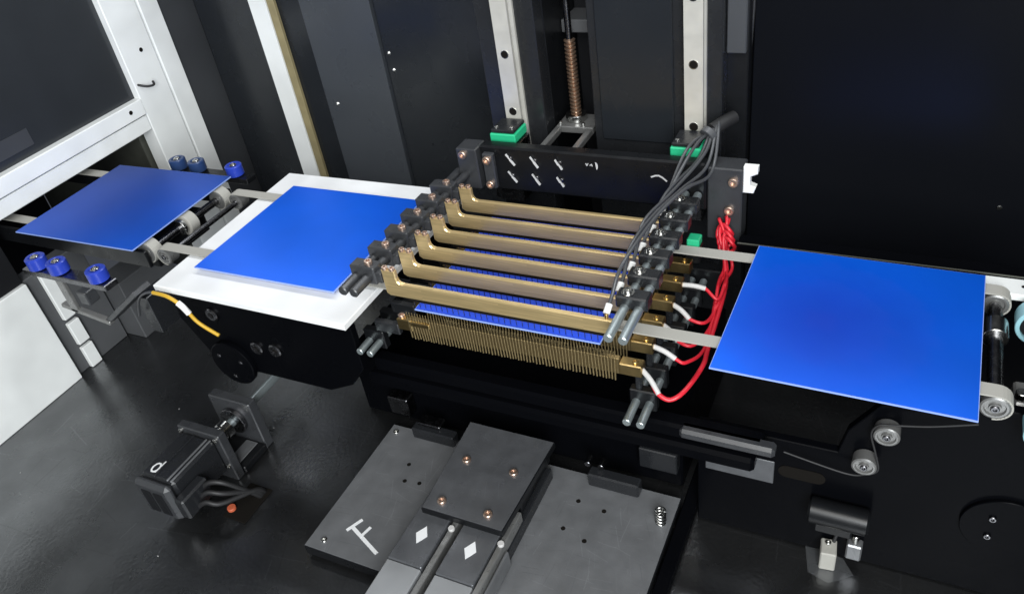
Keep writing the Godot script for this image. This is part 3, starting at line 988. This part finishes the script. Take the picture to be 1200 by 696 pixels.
func build_wiring():
	var st: SurfaceTool
	# gray probe cables from the rail's foot down to the upper bars
	var g := "gray cables over the ends of the upper probe bars"
	var words := ["shortest gray cable, ending at the probe bar nearest the beam", "gray cable ending at the second probe bar from the beam", "gray cable ending at the third probe bar from the beam", "gray cable ending at the fourth probe bar from the beam", "gray cable ending at the fifth probe bar from the beam", "longest gray cable, ending at the probe bar nearest the camera"]
	for i in 6:
		var z := bar_z(i)
		var f := i - 2.5
		var pts := [V(0.122 - 0.0015 * i, 0.0745, -0.156), V(0.114 + 0.0022 * f, 0.072 + 0.0012 * f, -0.140), V(0.1105 + 0.0046 * f, 0.060 - 0.0030 * f + 0.004 * sin(i * 2.4), -0.108 + 0.005 * sin(i * 1.7))]
		if i > 1:
			pts.append(V(0.1020 + 0.0056 * (f - 0.8), 0.053 + 0.0018 * f + 0.003 * sin(i * 3.1), -0.060))
		if i > 2:
			pts.append(V(0.0945 + 0.0052 * (f - 1.5), 0.049 + 0.0030 * f, -0.016))
		if i > 3:
			pts.append(V(0.0915 + 0.003 * (f - 2.0), 0.045 + 0.003 * f, z - 0.032))
		pts.append(V(0.0905, 0.0365, z - 0.012))
		pts.append(V(0.0895, 0.0285, z - 0.001))
		var o := thing("probe_cable", words[i], "cable", V(0.09, 0.03, z), g)
		st = S()
		tube(st, pts, 0.0015, 8)
		part("sheath", st, M.cable_gray, o)
		st = S()
		tube(st, [pts[-1] + (pts[-2] - pts[-1]) * 0.55, pts[-1] + (pts[-2] - pts[-1]) * 0.25, pts[-1]], 0.0027, 10, 2)
		part("crimp_sleeve", st, M.white_plastic, o)
		st = S()
		cyl(st, V(0.0895, 0.0246, z - 0.001), V(0.0895, 0.0285, z - 0.001), 0.0016, 10)
		part("pin_tip", st, M.gold, o)
	st = S()
	var b := thing("cable_grip", "dark cable grip where gray cables leave the right rail", "cable grip", V(0.118, 0.082, -0.15))
	st = S()
	tube(st, [V(0.1275, 0.0745, -0.1645), V(0.121, 0.0735, -0.155), V(0.113, 0.0705, -0.1435)], 0.0062, 12)
	part("sleeve", st, M.rubber, b)
	st = S()
	ring(st, V(0.1105, 0.0680, -0.1345), V(0.1135, 0.0708, -0.1390), 0.0085, 0.003, 18)
	part("collar", st, M.cable_gray, b)
	# red wires with white sleeves on the lower terminals
	var trunk := [V(0.145, -0.028, -0.052), V(0.1435, -0.026, -0.075), V(0.138, -0.006, -0.089), V(0.1345, 0.004, -0.1), V(0.132, -0.01, -0.118)]
	var labels := ["red wire from the rearmost brass terminal beside the belt", "red wire sagging from the second brass terminal", "red wire curving from the third brass terminal", "short red wire passing below the front gray belt", "long red wire looping down from the nearest brass terminal"]
	for i in 5:
		var z := bar_z(i + 1)
		var s := V(0.1165, -0.019, z)
		var e: Vector3 = s + [V(0.023, -0.003, -0.003), V(0.018, -0.010, 0.008), V(0.016, -0.011, 0.009), V(0.022, -0.008, 0.004), V(0.019, -0.013, 0.016)][i] * 0.8
		var w := thing("red_wire", labels[i], "wire", s, "red wires on the lower terminals")
		st = S()
		tube(st, [s + V(-0.002, 0.0, 0), s + (e - s) * 0.5 + V(0, 0.001, 0), e], 0.0021, 10, 4)
		part("white_sleeve", st, M.sleeve, w)
		var off := V(0.0022 * cos(i * 1.26), 0.002 * sin(i * 1.26), 0.0018 * (i - 2))
		var pts := [s + (e - s) * 0.6, e]
		match i:
			0:
				pts.append(e + V(0.012, -0.006, 0.004))
			1:
				pts.append(e + V(0.012, -0.003, -0.002))
				pts.append(V(0.146, -0.034, -0.022))
			2:
				pts.append(e + V(0.012, -0.003, -0.002))
				pts.append(V(0.147, -0.036, -0.006))
			3:
				pts.append(e + V(0.008, -0.004, -0.003))
				pts.append(V(0.149, -0.037, 0.02))
			4:
				pts.append(e + V(0.009, -0.003, 0.0))
				pts.append(e + V(0.0175, 0.0, -0.010))
				pts.append(V(0.1545, -0.03, 0.052))
				pts.append(V(0.1515, -0.036, 0.022))
		for k in trunk.size():
			pts.append(trunk[k] + off + V(0.0025 * sin(k * 2.3 + i * 1.9), 0.0025 * cos(k * 1.7 + i), 0.0))
		st = S()
		tube(st, pts, 0.0015 if i != 4 else 0.0019, 8)
		part("insulation", st, M.red, w)
	var lp := thing("wire_coil", "tangled red wire coil behind the rear gray belt", "wire", V(0.136, 0.0, -0.1))
	st = S()
	for k in 3:
		var pts := []
		for q in 11:
			var a := TAU * q / 10.0
			pts.append(V(0.137 + 0.0065 * cos(a) + 0.002 * k, -0.003 + 0.008 * sin(a) - 0.004 * k, -0.094 + 0.004 * k + 0.003 * sin(2 * a)))
		tube(st, pts, 0.0017, 7, 3)
	part("loops", st, M.red, lp)
	# yellow and white wire hanging under the white board
	var y := thing("yellow_wire", "yellow wire with pale splice hanging under the white board", "wire", V(-0.34, -0.01, 0.12))
	st = S()
	tube(st, [V(-0.41, -0.05, 0.112), V(-0.39, -0.022, 0.116), V(-0.365, -0.008, 0.118), V(-0.338, -0.0075, 0.12)], 0.0014, 7)
	part("white_lead", st, M.cable_gray, y)
	st = S()
	tube(st, [V(-0.36, -0.0072, 0.1185), V(-0.338, -0.0066, 0.1205), V(-0.323, -0.017, 0.12), V(-0.315, -0.035, 0.118), V(-0.2965, -0.0485, 0.116)], 0.0019, 8)
	part("yellow_lead", st, M.yellow, y)
	st = S()
	tube(st, [V(-0.328, -0.012, 0.1203), V(-0.3235, -0.0165, 0.1201), V(-0.320, -0.024, 0.1195)], 0.003, 9, 3)
	part("splice", st, M.white_plastic, y)
	# small sensor cable and green block by the far belt end
	var gb := thing("green_block", "small green block beside the rear gray belt", "block", V(0.118, -0.005, -0.062))
	st = S()
	bb(st, V(0.110, -0.004, -0.078), V(0.121, 0.004, -0.066), 0.001)
	part("body", st, M.green, gb)
	st = S()
	bb(st, V(0.109, -0.02, -0.0785), V(0.122, -0.0042, -0.0655), 0.001)
	part("base", st, M.black, gb)

func build_motor():
	var st: SurfaceTool
	var ax := -0.341
	var ay := -0.1815
	var h := 0.0225
	var o := thing("servo_motor", "square black servo motor lying on the floor below the infeed", "motor", V(ax, -0.22, 0.19))
	st = S()
	bb(st, V(ax - h, ay - h, 0.157), V(ax + h, ay + h, 0.217), 0.003)
	part("body", st, M.black_satin, o)
	for k in [-0.0035, 0.0145, 0.0195]:
		st = S()
		bb(st, V(ax + k - 0.0011, ay + h - 0.0003, 0.159), V(ax + k + 0.0011, ay + h + 0.0012, 0.216), 0.0005)
		part("cooling_rib", st, M.anodised if k > 0 else M.black_satin, o)
	st = S()
	bb(st, V(ax - h - 0.001, ay - h - 0.001, 0.2173), V(ax + h + 0.001, ay + h + 0.001, 0.2275), 0.005)
	var cap := part("rear_cap", st, M.clamp, o)
	for s in [-1, 1]:
		st = S()
		bb(st, V(ax + 0.008 * s - 0.006, ay - 0.016, 0.2274), V(ax + 0.008 * s + 0.006, ay + 0.014, 0.2288), 0.0006)
		part("label_plate", st, M.black_dull, cap)
	st = S()
	bb(st, V(ax + h + 0.0003, ay - 0.018, 0.190), V(ax + h + 0.013, ay + 0.008, 0.225), 0.002)
	part("connector_box", st, M.black_satin, o)
	st = S()
	bb(st, V(ax - 0.029, -0.22, 0.1460), V(ax + 0.029, ay + 0.0275, 0.1565), 0.0012)
	part("mount_plate", st, M.clamp, o)
	st = S()
	var rim := []
	for k in 11:
		rim.append(V(ax - 0.010 + 0.0040 * cos(TAU * k / 10), ay + h + 0.0001, 0.206 + 0.0055 * sin(TAU * k / 10)))
	stroke(st, rim, 0.0018, V(0, 1, 0), 0.0003)
	stroke(st, [V(ax - 0.0065, ay + h + 0.0001, 0.211), V(ax - 0.0055, ay + h + 0.0001, 0.197)], 0.0018, V(0, 1, 0), 0.0004)
	part("white_mark", st, M.mark, o)
	for p in [V(ax + 0.024, ay + 0.022, 0.1565), V(ax - 0.024, ay + 0.022, 0.1565), V(ax + 0.025, ay - 0.016, 0.1565)]:
		st = S()
		cap_screw(st, p, V(0, 0, 1), 0.0026, 0.0025)
		part("screw", st, M.steel, o)
	o = thing("shaft_coupling", "silver shaft coupling between the motor and bearing plate", "coupling", V(ax, ay, 0.14))
	st = S()
	lathe(st, V(ax, ay, 0.1455), V(0, 0, -1), [Vector2(0, 0), Vector2(0.0095, 0), Vector2(0.0105, 0.001), Vector2(0.0105, 0.011), Vector2(0.009, 0.012), Vector2(0.009, 0.0135), Vector2(0.0105, 0.0145), Vector2(0.0105, 0.0225), Vector2(0.009, 0.0235), Vector2(0, 0.0235)], 24)
	part("hub", st, M.steel, o)
	st = S()
	cyl(st, V(ax, ay, 0.03), V(ax, ay, 0.1215), 0.005, 18)
	part("shaft", st, M.rod_bright, o)
	o = thing("bearing_plate", "upright gray bearing plate with the motor's drive shaft through it", "bearing block", V(ax, -0.22, 0.118))
	st = S()
	bb(st, V(ax - 0.029, -0.22, 0.097), V(ax + 0.029, ay + 0.0275, 0.109), 0.0012)
	part("plate", st, M.clamp, o)
	st = S()
	ring(st, V(ax, ay, 0.1092), V(ax, ay, 0.1145), 0.0165, 0.0055, 28)
	part("bearing", st, M.dark_steel, o)
	st = S()
	bb(st, V(ax - 0.031, -0.219, 0.1093), V(ax + 0.031, -0.2105, 0.1457), 0.0012)
	part("base_plate", st, M.black, o)
	st = S()
	bb(st, V(ax + 0.006, -0.2103, 0.112), V(ax + 0.022, -0.2092, 0.143), 0.0005)
	part("wear_strip", st, M.anodised, o)
	for k in 3:
		st = S()
		var p0 := V(ax + h + 0.0125, ay - 0.001 - 0.007 * k, 0.197 + 0.007 * k)
		tube(st, [p0 - V(0.003, 0, 0), p0 + V(0.007, 0.006, -0.004), p0 + V(0.019, 0.001, -0.011), V(ax + 0.064 + 0.0015 * k, -0.207, 0.172 - 0.002 * k), V(ax + 0.067, -0.2196, 0.166 - 0.003 * k)], 0.0027, 10)
		single("motor_cable", st, M.rubber, "black motor cable curving into the floor hole, " + ["topmost of three", "middle of three", "lowest of three"][k], "cable", org, "motor cables")
	o = thing("floor_grommet", "dark slot with a coppery red plug beside the motor cables", "cable slot", V(ax + 0.06, -0.22, 0.175))
	st = S()
	bb(st, V(ax + 0.044, -0.2197, 0.155), V(ax + 0.074, -0.2187, 0.2), 0.0003)
	part("slot_cover", st, M.socket, o)
	st = S()
	cyl(st, V(ax + 0.049, -0.2186, 0.190), V(ax + 0.049, -0.215, 0.190), 0.0045, 14)
	part("plug", st, mt(0.5, 0.11, 0.05, 0.4), o)

func build_stage():
	var st: SurfaceTool
	var o := thing("stage_base", "thick dark gray stage base plate marked with a white letter F", "base plate", V(-0.02, -0.22, 0.13))
	st = S()
	bb(st, V(-0.1815, -0.2165, 0.0445), V(0.134, -0.2045, 0.2085), 0.0014)
	part("plate", st, M.black, o)
	st = S()
	bb(st, V(-0.1805, -0.2047, 0.0455), V(0.133, -0.2041, 0.2075), 0.0002)
	part("top_face", st, M.plate, o)
	st = S()
	bb(st, V(-0.172, -0.22, 0.052), V(0.126, -0.2167, 0.2), 0.0)
	part("shim", st, M.black_dull, o)
	var yy := -0.2040
	st = S()
	var fa := func(u, v): return V(u, yy, v)
	stroke(st, [fa.call(-0.1500, 0.1795), fa.call(-0.1430, 0.1655)], 0.0032, V(0, 1, 0))
	stroke(st, [fa.call(-0.1475, 0.1750), fa.call(-0.1300, 0.1830), fa.call(-0.1090, 0.1925)], 0.0036, V(0, 1, 0))
	stroke(st, [fa.call(-0.1330, 0.1815), fa.call(-0.1300, 0.1705)], 0.0030, V(0, 1, 0))
	part("painted_letter", st, M.mark, o)
	for p in [[0.043, 0.1113], [0.066, 0.1178], [0.0716, 0.0816], [0.0451, 0.0782], [-0.135, 0.09], [-0.128, 0.11], [-0.112, 0.108]]:
		st = S()
		cyl(st, V(p[0], -0.2046, p[1]), V(p[0], -0.2038, p[1]), 0.0022, 12, 0.0001)
		part("threaded_hole", st, M.socket, o)
	for p in [[-0.165, 0.197], [-0.172, 0.055]]:
		st = S()
		cap_screw(st, V(p[0], -0.2046, p[1]), V(0, 1, 0), 0.003, 0.0022)
		part("screw", st, M.steel, o)
	# slide module
	o = thing("slide_module", "black slide module with two silver rails and white diamond stickers", "linear slide", V(-0.03, -0.205, 0.15))
	st = S()
	bb(st, V(-0.077, -0.2043, 0.06), V(0.012, -0.19, 0.27), 0.001)
	part("body", st, M.black_satin, o)
	for s in [[-0.0795, -0.0455], [-0.0318, 0.0045]]:
		st = S()
		bb(st, V(s[0], -0.1898, 0.12), V(s[1], -0.1755, 0.2075), 0.001)
		var c := part("cover", st, M.table, o)
		var cx: float = (s[0] + s[1]) * 0.5
		st = S()
		var pl := PackedVector2Array([Vector2(0, -0.0095), Vector2(0.0058, 0), Vector2(0, 0.0095), Vector2(-0.0058, 0)])
		extr(st, pl, 0.0003, Transform3D(Basis(V(1, 0, 0), V(0, 0, -1), V(0, 1, 0)), V(cx + 0.0005, -0.1754, 0.1775)))
		part("diamond_sticker", st, M.mark, c)
		st = S()
		bb(st, V(s[0], -0.1898, 0.2078), V(s[1], -0.1765, 0.27), 0.001)
		part("end_cover", st, M.slide_end, o)
	for x in [-0.0405, 0.0085]:
		st = S()
		bb(st, V(x - 0.0028, -0.1898, 0.125), V(x + 0.0028, -0.1775, 0.27), 0.0008)
		part("rail", st, M.gray_metal, o)
		st = S()
		cyl(st, V(x + 0.0005, -0.1775, 0.1625), V(x + 0.0005, -0.1745, 0.1625), 0.0030, 16)
		part("stop_button", st, M.sleeve, o)
	st = S()
	bb(st, V(0.0122, -0.203, 0.162), V(0.0150, -0.184, 0.27), 0.001)
	part("side_strip", st, M.anodised, o)
	o = thing("slide_table", "square dark slide table plate with four silver screws", "plate", V(-0.03, -0.17, 0.1))
	st = S()
	var pl := PackedVector2Array([Vector2(-0.0805, -0.049), Vector2(0.014, -0.051), Vector2(0.0075, -0.1575), Vector2(-0.0695, -0.1595)])
	pl = PackedVector2Array([Vector2(-0.078, -0.049), Vector2(0.0135, -0.049), Vector2(0.0095, -0.158), Vector2(-0.0715, -0.158)])
	extr(st, pl, 0.008, Transform3D(Basis(V(1, 0, 0), V(0, 0, -1), V(0, 1, 0)), V(0, -0.173, 0)), 0.001)
	part("plate", st, M.black, o)
	st = S()
	extr(st, inset(pl, 0.0008), 0.0006, Transform3D(Basis(V(1, 0, 0), V(0, 0, -1), V(0, 1, 0)), V(0, -0.1652, 0)), 0.0002)
	part("top_face", st, M.table, o)
	for p in [[-0.0571, 0.0959], [-0.0079, 0.0961], [-0.0562, 0.1462], [-0.0096, 0.1461]]:
		st = S()
		cap_screw(st, V(p[0], -0.1646, p[1]), V(0, 1, 0), 0.0042, 0.0026)
		part("screw", st, M.copper, o)
	st = S()
	bb(st, V(-0.072, -0.1895, 0.052), V(0.0075, -0.1732, 0.118), 0.001)
	part("saddle", st, M.black, o)
	# stops behind the stage
	o = thing("stop_block", "low black stop block with screws behind the base plate's marked half", "stop", V(-0.12, -0.2, 0.048), "stop blocks behind the stage")
	st = S()
	bb(st, V(-0.15, -0.2043, 0.044), V(-0.1, -0.19, 0.056), 0.0015)
	part("body", st, M.black_satin, o)
	st = S()
	bb(st, V(-0.145, -0.1898, 0.036), V(-0.118, -0.186, 0.05), 0.001)
	part("clip", st, M.dark_steel, o)
	o = thing("stop_block", "low black stop block behind the base plate's half with four holes", "stop", V(0.075, -0.2, 0.052), "stop blocks behind the stage")
	st = S()
	bb(st, V(0.047, -0.2043, 0.046), V(0.097, -0.188, 0.058), 0.0015)
	part("body", st, M.black_satin, o)
	for x in [0.045, 0.058]:
		st = S()
		cyl(st, V(x, -0.184, 0.040), V(x, -0.184, 0.05), 0.0032, 12)
		part("knob", st, M.dark_steel, o)
	o = thing("spring_post", "small coiled metal spring post at the base plate's rear corner", "spring", V(0.122, -0.2, 0.075))
	st = S()
	var sp := []
	for k in 41:
		var a := TAU * k / 10.0
		sp.append(V(0.1235 + 0.0042 * cos(a), -0.204 + 0.016 * k / 40.0, 0.0765 + 0.0042 * sin(a)))
	tube(st, sp, 0.0011, 6, 2)
	part("coil", st, M.steel, o)
	o = thing("edge_bar", "long black bar along the base plate's edge nearest the pale sensor", "bar", V(0.14, -0.22, 0.08))
	st = S()
	bb(st, V(0.1355, -0.2195, -0.03), V(0.1475, -0.2075, 0.33), 0.001)
	part("bar", st, M.black_deep, o)
	# dark body of the lower machine behind the stage
	o = thing("rear_plinth", "black plinth under the probe station behind the stage", "plinth", V(-0.05, -0.22, 0.0))
	st = S()
	bb(st, V(-0.235, -0.2195, -0.15), V(0.128, -0.13, 0.02), 0.002)
	part("body", st, M.black_deep, o)
	st = S()
	bb(st, V(-0.19, -0.2, 0.0203), V(-0.165, -0.176, 0.034), 0.001)
	part("lug", st, M.dark_steel, o)
	st = S()
	bb(st, V(0.09, -0.19, 0.0203), V(0.126, -0.165, 0.032), 0.001)
	part("lug", st, M.black_satin, o)

func build_right_side():
	var st: SurfaceTool
	var o := thing("glossy_cover", "large glossy black cover behind the fourth cell", "cover", V(0.35, -0.22, -0.2))
	st = S()
	bb(st, V(0.135, -0.22, -0.215), V(0.75, 0.75, -0.2), 0.001)
	part("sheet", st, M.gloss, o)
	st = S()
	cyl(st, V(0.3515, -0.013, -0.2), V(0.3515, -0.013, -0.1985), 0.0022, 12)
	part("rivet", st, M.steel, o)
	st = S()
	tube(st, [V(0.135, 0.5, -0.198), V(0.1345, 0.16, -0.198), V(0.124, 0.08, -0.199), V(0.119, 0.0, -0.199), V(0.12, -0.1, -0.199)], 0.0016, 6)
	part("edge_trim", st, M.rubber, o)
	# outfeed conveyor under the fourth cell
	o = thing("outfeed_conveyor", "outfeed end of the conveyor with black side plates under the fourth cell", "conveyor", V(0.27, -0.1, 0))
	for z in [-0.0585, 0.0545]:
		pulley(o, V(0.348, -0.0117, z), 0.0092, 0.013, M.gray_metal)
	st = S()
	cyl(st, V(0.348, -0.0117, -0.048), V(0.348, -0.0117, 0.054), 0.005, 16)
	part("shaft", st, M.dark_steel, o)
	st = S()
	ring(st, V(0.348, -0.0117, -0.03), V(0.348, -0.0117, -0.012), 0.0085, 0.005, 20)
	part("collar", st, M.steel, o)
	# near side plate, with the pulley corner and an oblong slot
	st = S()
	var pl := PackedVector2Array([Vector2(0.15, -0.095), Vector2(0.258, -0.095), Vector2(0.263, -0.07), Vector2(0.285, -0.034), Vector2(0.33, -0.022), Vector2(0.6, -0.022), Vector2(0.6, -0.219), Vector2(0.15, -0.219)])
	extr(st, pl, 0.008, Transform3D(Basis(), V(0, 0, 0.042)), 0.0008)
	var sp := part("side_plate", st, M.black_deep, o)
	st = S()
	var sl := PackedVector2Array()
	for k in 9:
		var a := PI * 0.5 + PI * k / 8.0
		sl.append(Vector2(0.2225 + 0.0065 * cos(a), -0.1295 + 0.0065 * sin(a)))
	for k in 9:
		var a := -PI * 0.5 + PI * k / 8.0
		sl.append(Vector2(0.246 + 0.0065 * cos(a), -0.1295 + 0.0065 * sin(a)))
	extr(st, sl, 0.0008, Transform3D(Basis(), V(0, 0, 0.0498)))
	part("slot", st, M.socket, sp)
	st = S()
	bb(st, V(0.157, -0.147, 0.0501), V(0.213, -0.121, 0.0515), 0.0004)
	part("painted_sheen", st, M.table, sp)  # lighter tone put in where this end of the side plate is lit
	st = S()
	bb(st, V(0.14, -0.096, 0.06), V(0.215, -0.086, 0.072), 0.0025)
	part("top_bar", st, M.clamp, o)
	for p in [V(0.289, -0.0575, 0.056), V(0.2778, -0.093, 0.056)]:
		pulley(o, p, 0.0088, 0.011, M.gray_metal)
	st = S()
	tube(st, [V(0.22, -0.0985, 0.0585), V(0.265, -0.107, 0.0585), V(0.2795, -0.1035, 0.0585), V(0.2875, -0.096, 0.0585), V(0.284, -0.079, 0.0585), V(0.2790, -0.060, 0.0585), V(0.2825, -0.0500, 0.0585), V(0.292, -0.0470, 0.0585), V(0.315, -0.041, 0.0585), V(0.342, -0.0305, 0.0585)], 0.0008, 6)
	part("timing_belt", st, M.belt_black, o)
	st = S()
	cyl(st, V(0.378, -0.135, 0.0502), V(0.378, -0.135, 0.0535), 0.03, 36, 0.0005)
	part("round_cover", st, M.black_deep, o)
	for y in [-0.125, -0.145]:
		st = S()
		cap_screw(st, V(0.368, y, 0.0535), V(0, 0, 1), 0.0026, 0.002)
		part("screw", st, M.dark_steel, o)
	# next conveyor: light-blue ring roller and white frame plate
	o = thing("ring_roller", "light blue ring roller on a dark hub beside the outfeed end", "roller", V(0.385, -0.015, 0.063))
	st = S()
	ring(st, V(0.3815, -0.018, 0.056), V(0.3815, -0.018, 0.072), 0.0165, 0.0135, 32)
	part("tyre", st, M.roller_light, o)
	st = S()
	cyl(st, V(0.3815, -0.018, 0.054), V(0.3815, -0.018, 0.070), 0.0133, 28)
	part("hub", st, M.black_satin, o)
	o = thing("ring_roller", "half-seen light blue roller in front of the white plate", "roller", V(0.385, -0.015, -0.05))
	st = S()
	ring(st, V(0.3785, -0.018, -0.056), V(0.3785, -0.018, -0.04), 0.0165, 0.0135, 32)
	part("tyre", st, M.roller_light, o)
	st = S()
	cyl(st, V(0.3785, -0.018, -0.058), V(0.3785, -0.018, -0.042), 0.0133, 28)
	part("hub", st, M.black_satin, o)
	st = S()
	cyl(st, V(0.3785, -0.018, -0.0415), V(0.3785, -0.018, 0.053), 0.005, 16)
	part("shaft", st, M.dark_steel, o)
	o = thing("white_end_plate", "white end plate with small holes behind the rollers", "plate", V(0.4, -0.02, -0.075))
	st = S()
	bb(st, V(0.34, -0.012, -0.083), V(0.5, -0.006, -0.062), 0.0008)
	part("flange", st, M.white_paint, o)
	st = S()
	cyl(st, V(0.366, -0.0061, -0.073), V(0.366, -0.0056, -0.073), 0.0018, 10, 0.0001)
	part("hole", st, M.socket, o)
	o = thing("latch", "silver latch fitting between the outfeed rollers", "latch", V(0.362, -0.03, 0.02))
	st = S()
	bb(st, V(0.362, -0.04, 0.012), V(0.378, -0.026, 0.036), 0.0015)
	part("body", st, M.gray_metal, o)
	st = S()
	cyl(st, V(0.366, -0.026, 0.03), V(0.366, -0.02, 0.03), 0.004, 14)
	part("knob", st, M.steel, o)
	# pale sensor with tape on the floor
	o = thing("floor_sensor", "pale box sensor taped to the floor below the fourth cell", "sensor", V(0.262, -0.22, 0.06))
	st = S()
	bx(st, V(0.2625, -0.2085, 0.06), V(0.0125, 0.0215, 0.0165), 0.001, Basis(V(0, 1, 0), 0.1))
	part("body", st, M.belt, o)
	st = S()
	cap_screw(st, V(0.2615, -0.1977, 0.057), V(0, 1, 0), 0.0024, 0.002)
	part("screw", st, M.steel, o)
	st = S()
	tube(st, [V(0.2655, -0.1977, 0.054), V(0.268, -0.188, 0.05), V(0.274, -0.184, 0.046)], 0.0016, 7)
	part("lead", st, M.rubber, o)
	st = S()
	extr(st, PackedVector2Array([Vector2(-0.019, -0.014), Vector2(0.012, -0.010), Vector2(0.022, 0.004), Vector2(0.004, 0.018), Vector2(-0.013, 0.012)]), 0.0004, Transform3D(Basis(V(1, 0, 0), V(0, 0, 1), V(0, -1, 0)), V(0.2625, -0.2192, 0.062)))
	part("clear_tape", st, M.tape, o)
	o = thing("cylinder_unit", "round black pneumatic unit hanging under the oblong slot", "cylinder", V(0.262, -0.18, 0.03))
	st = S()
	cyl(st, V(0.243, -0.156, 0.060), V(0.289, -0.156, 0.060), 0.0110, 28, 0.002)
	part("barrel", st, M.black, o)
	st = S()
	bb(st, V(0.249, -0.178, 0.0502), V(0.278, -0.1665, 0.064), 0.0015)
	part("valve", st, M.black, o)
	st = S()
	bb(st, V(0.2755, -0.208, 0.0502), V(0.2875, -0.19, 0.06), 0.0012)
	part("fitting", st, M.anodised, o)
	st = S()
	cyl(st, V(0.2815, -0.1898, 0.055), V(0.2815, -0.181, 0.055), 0.0028, 12)
	part("nipple", st, M.steel, o)
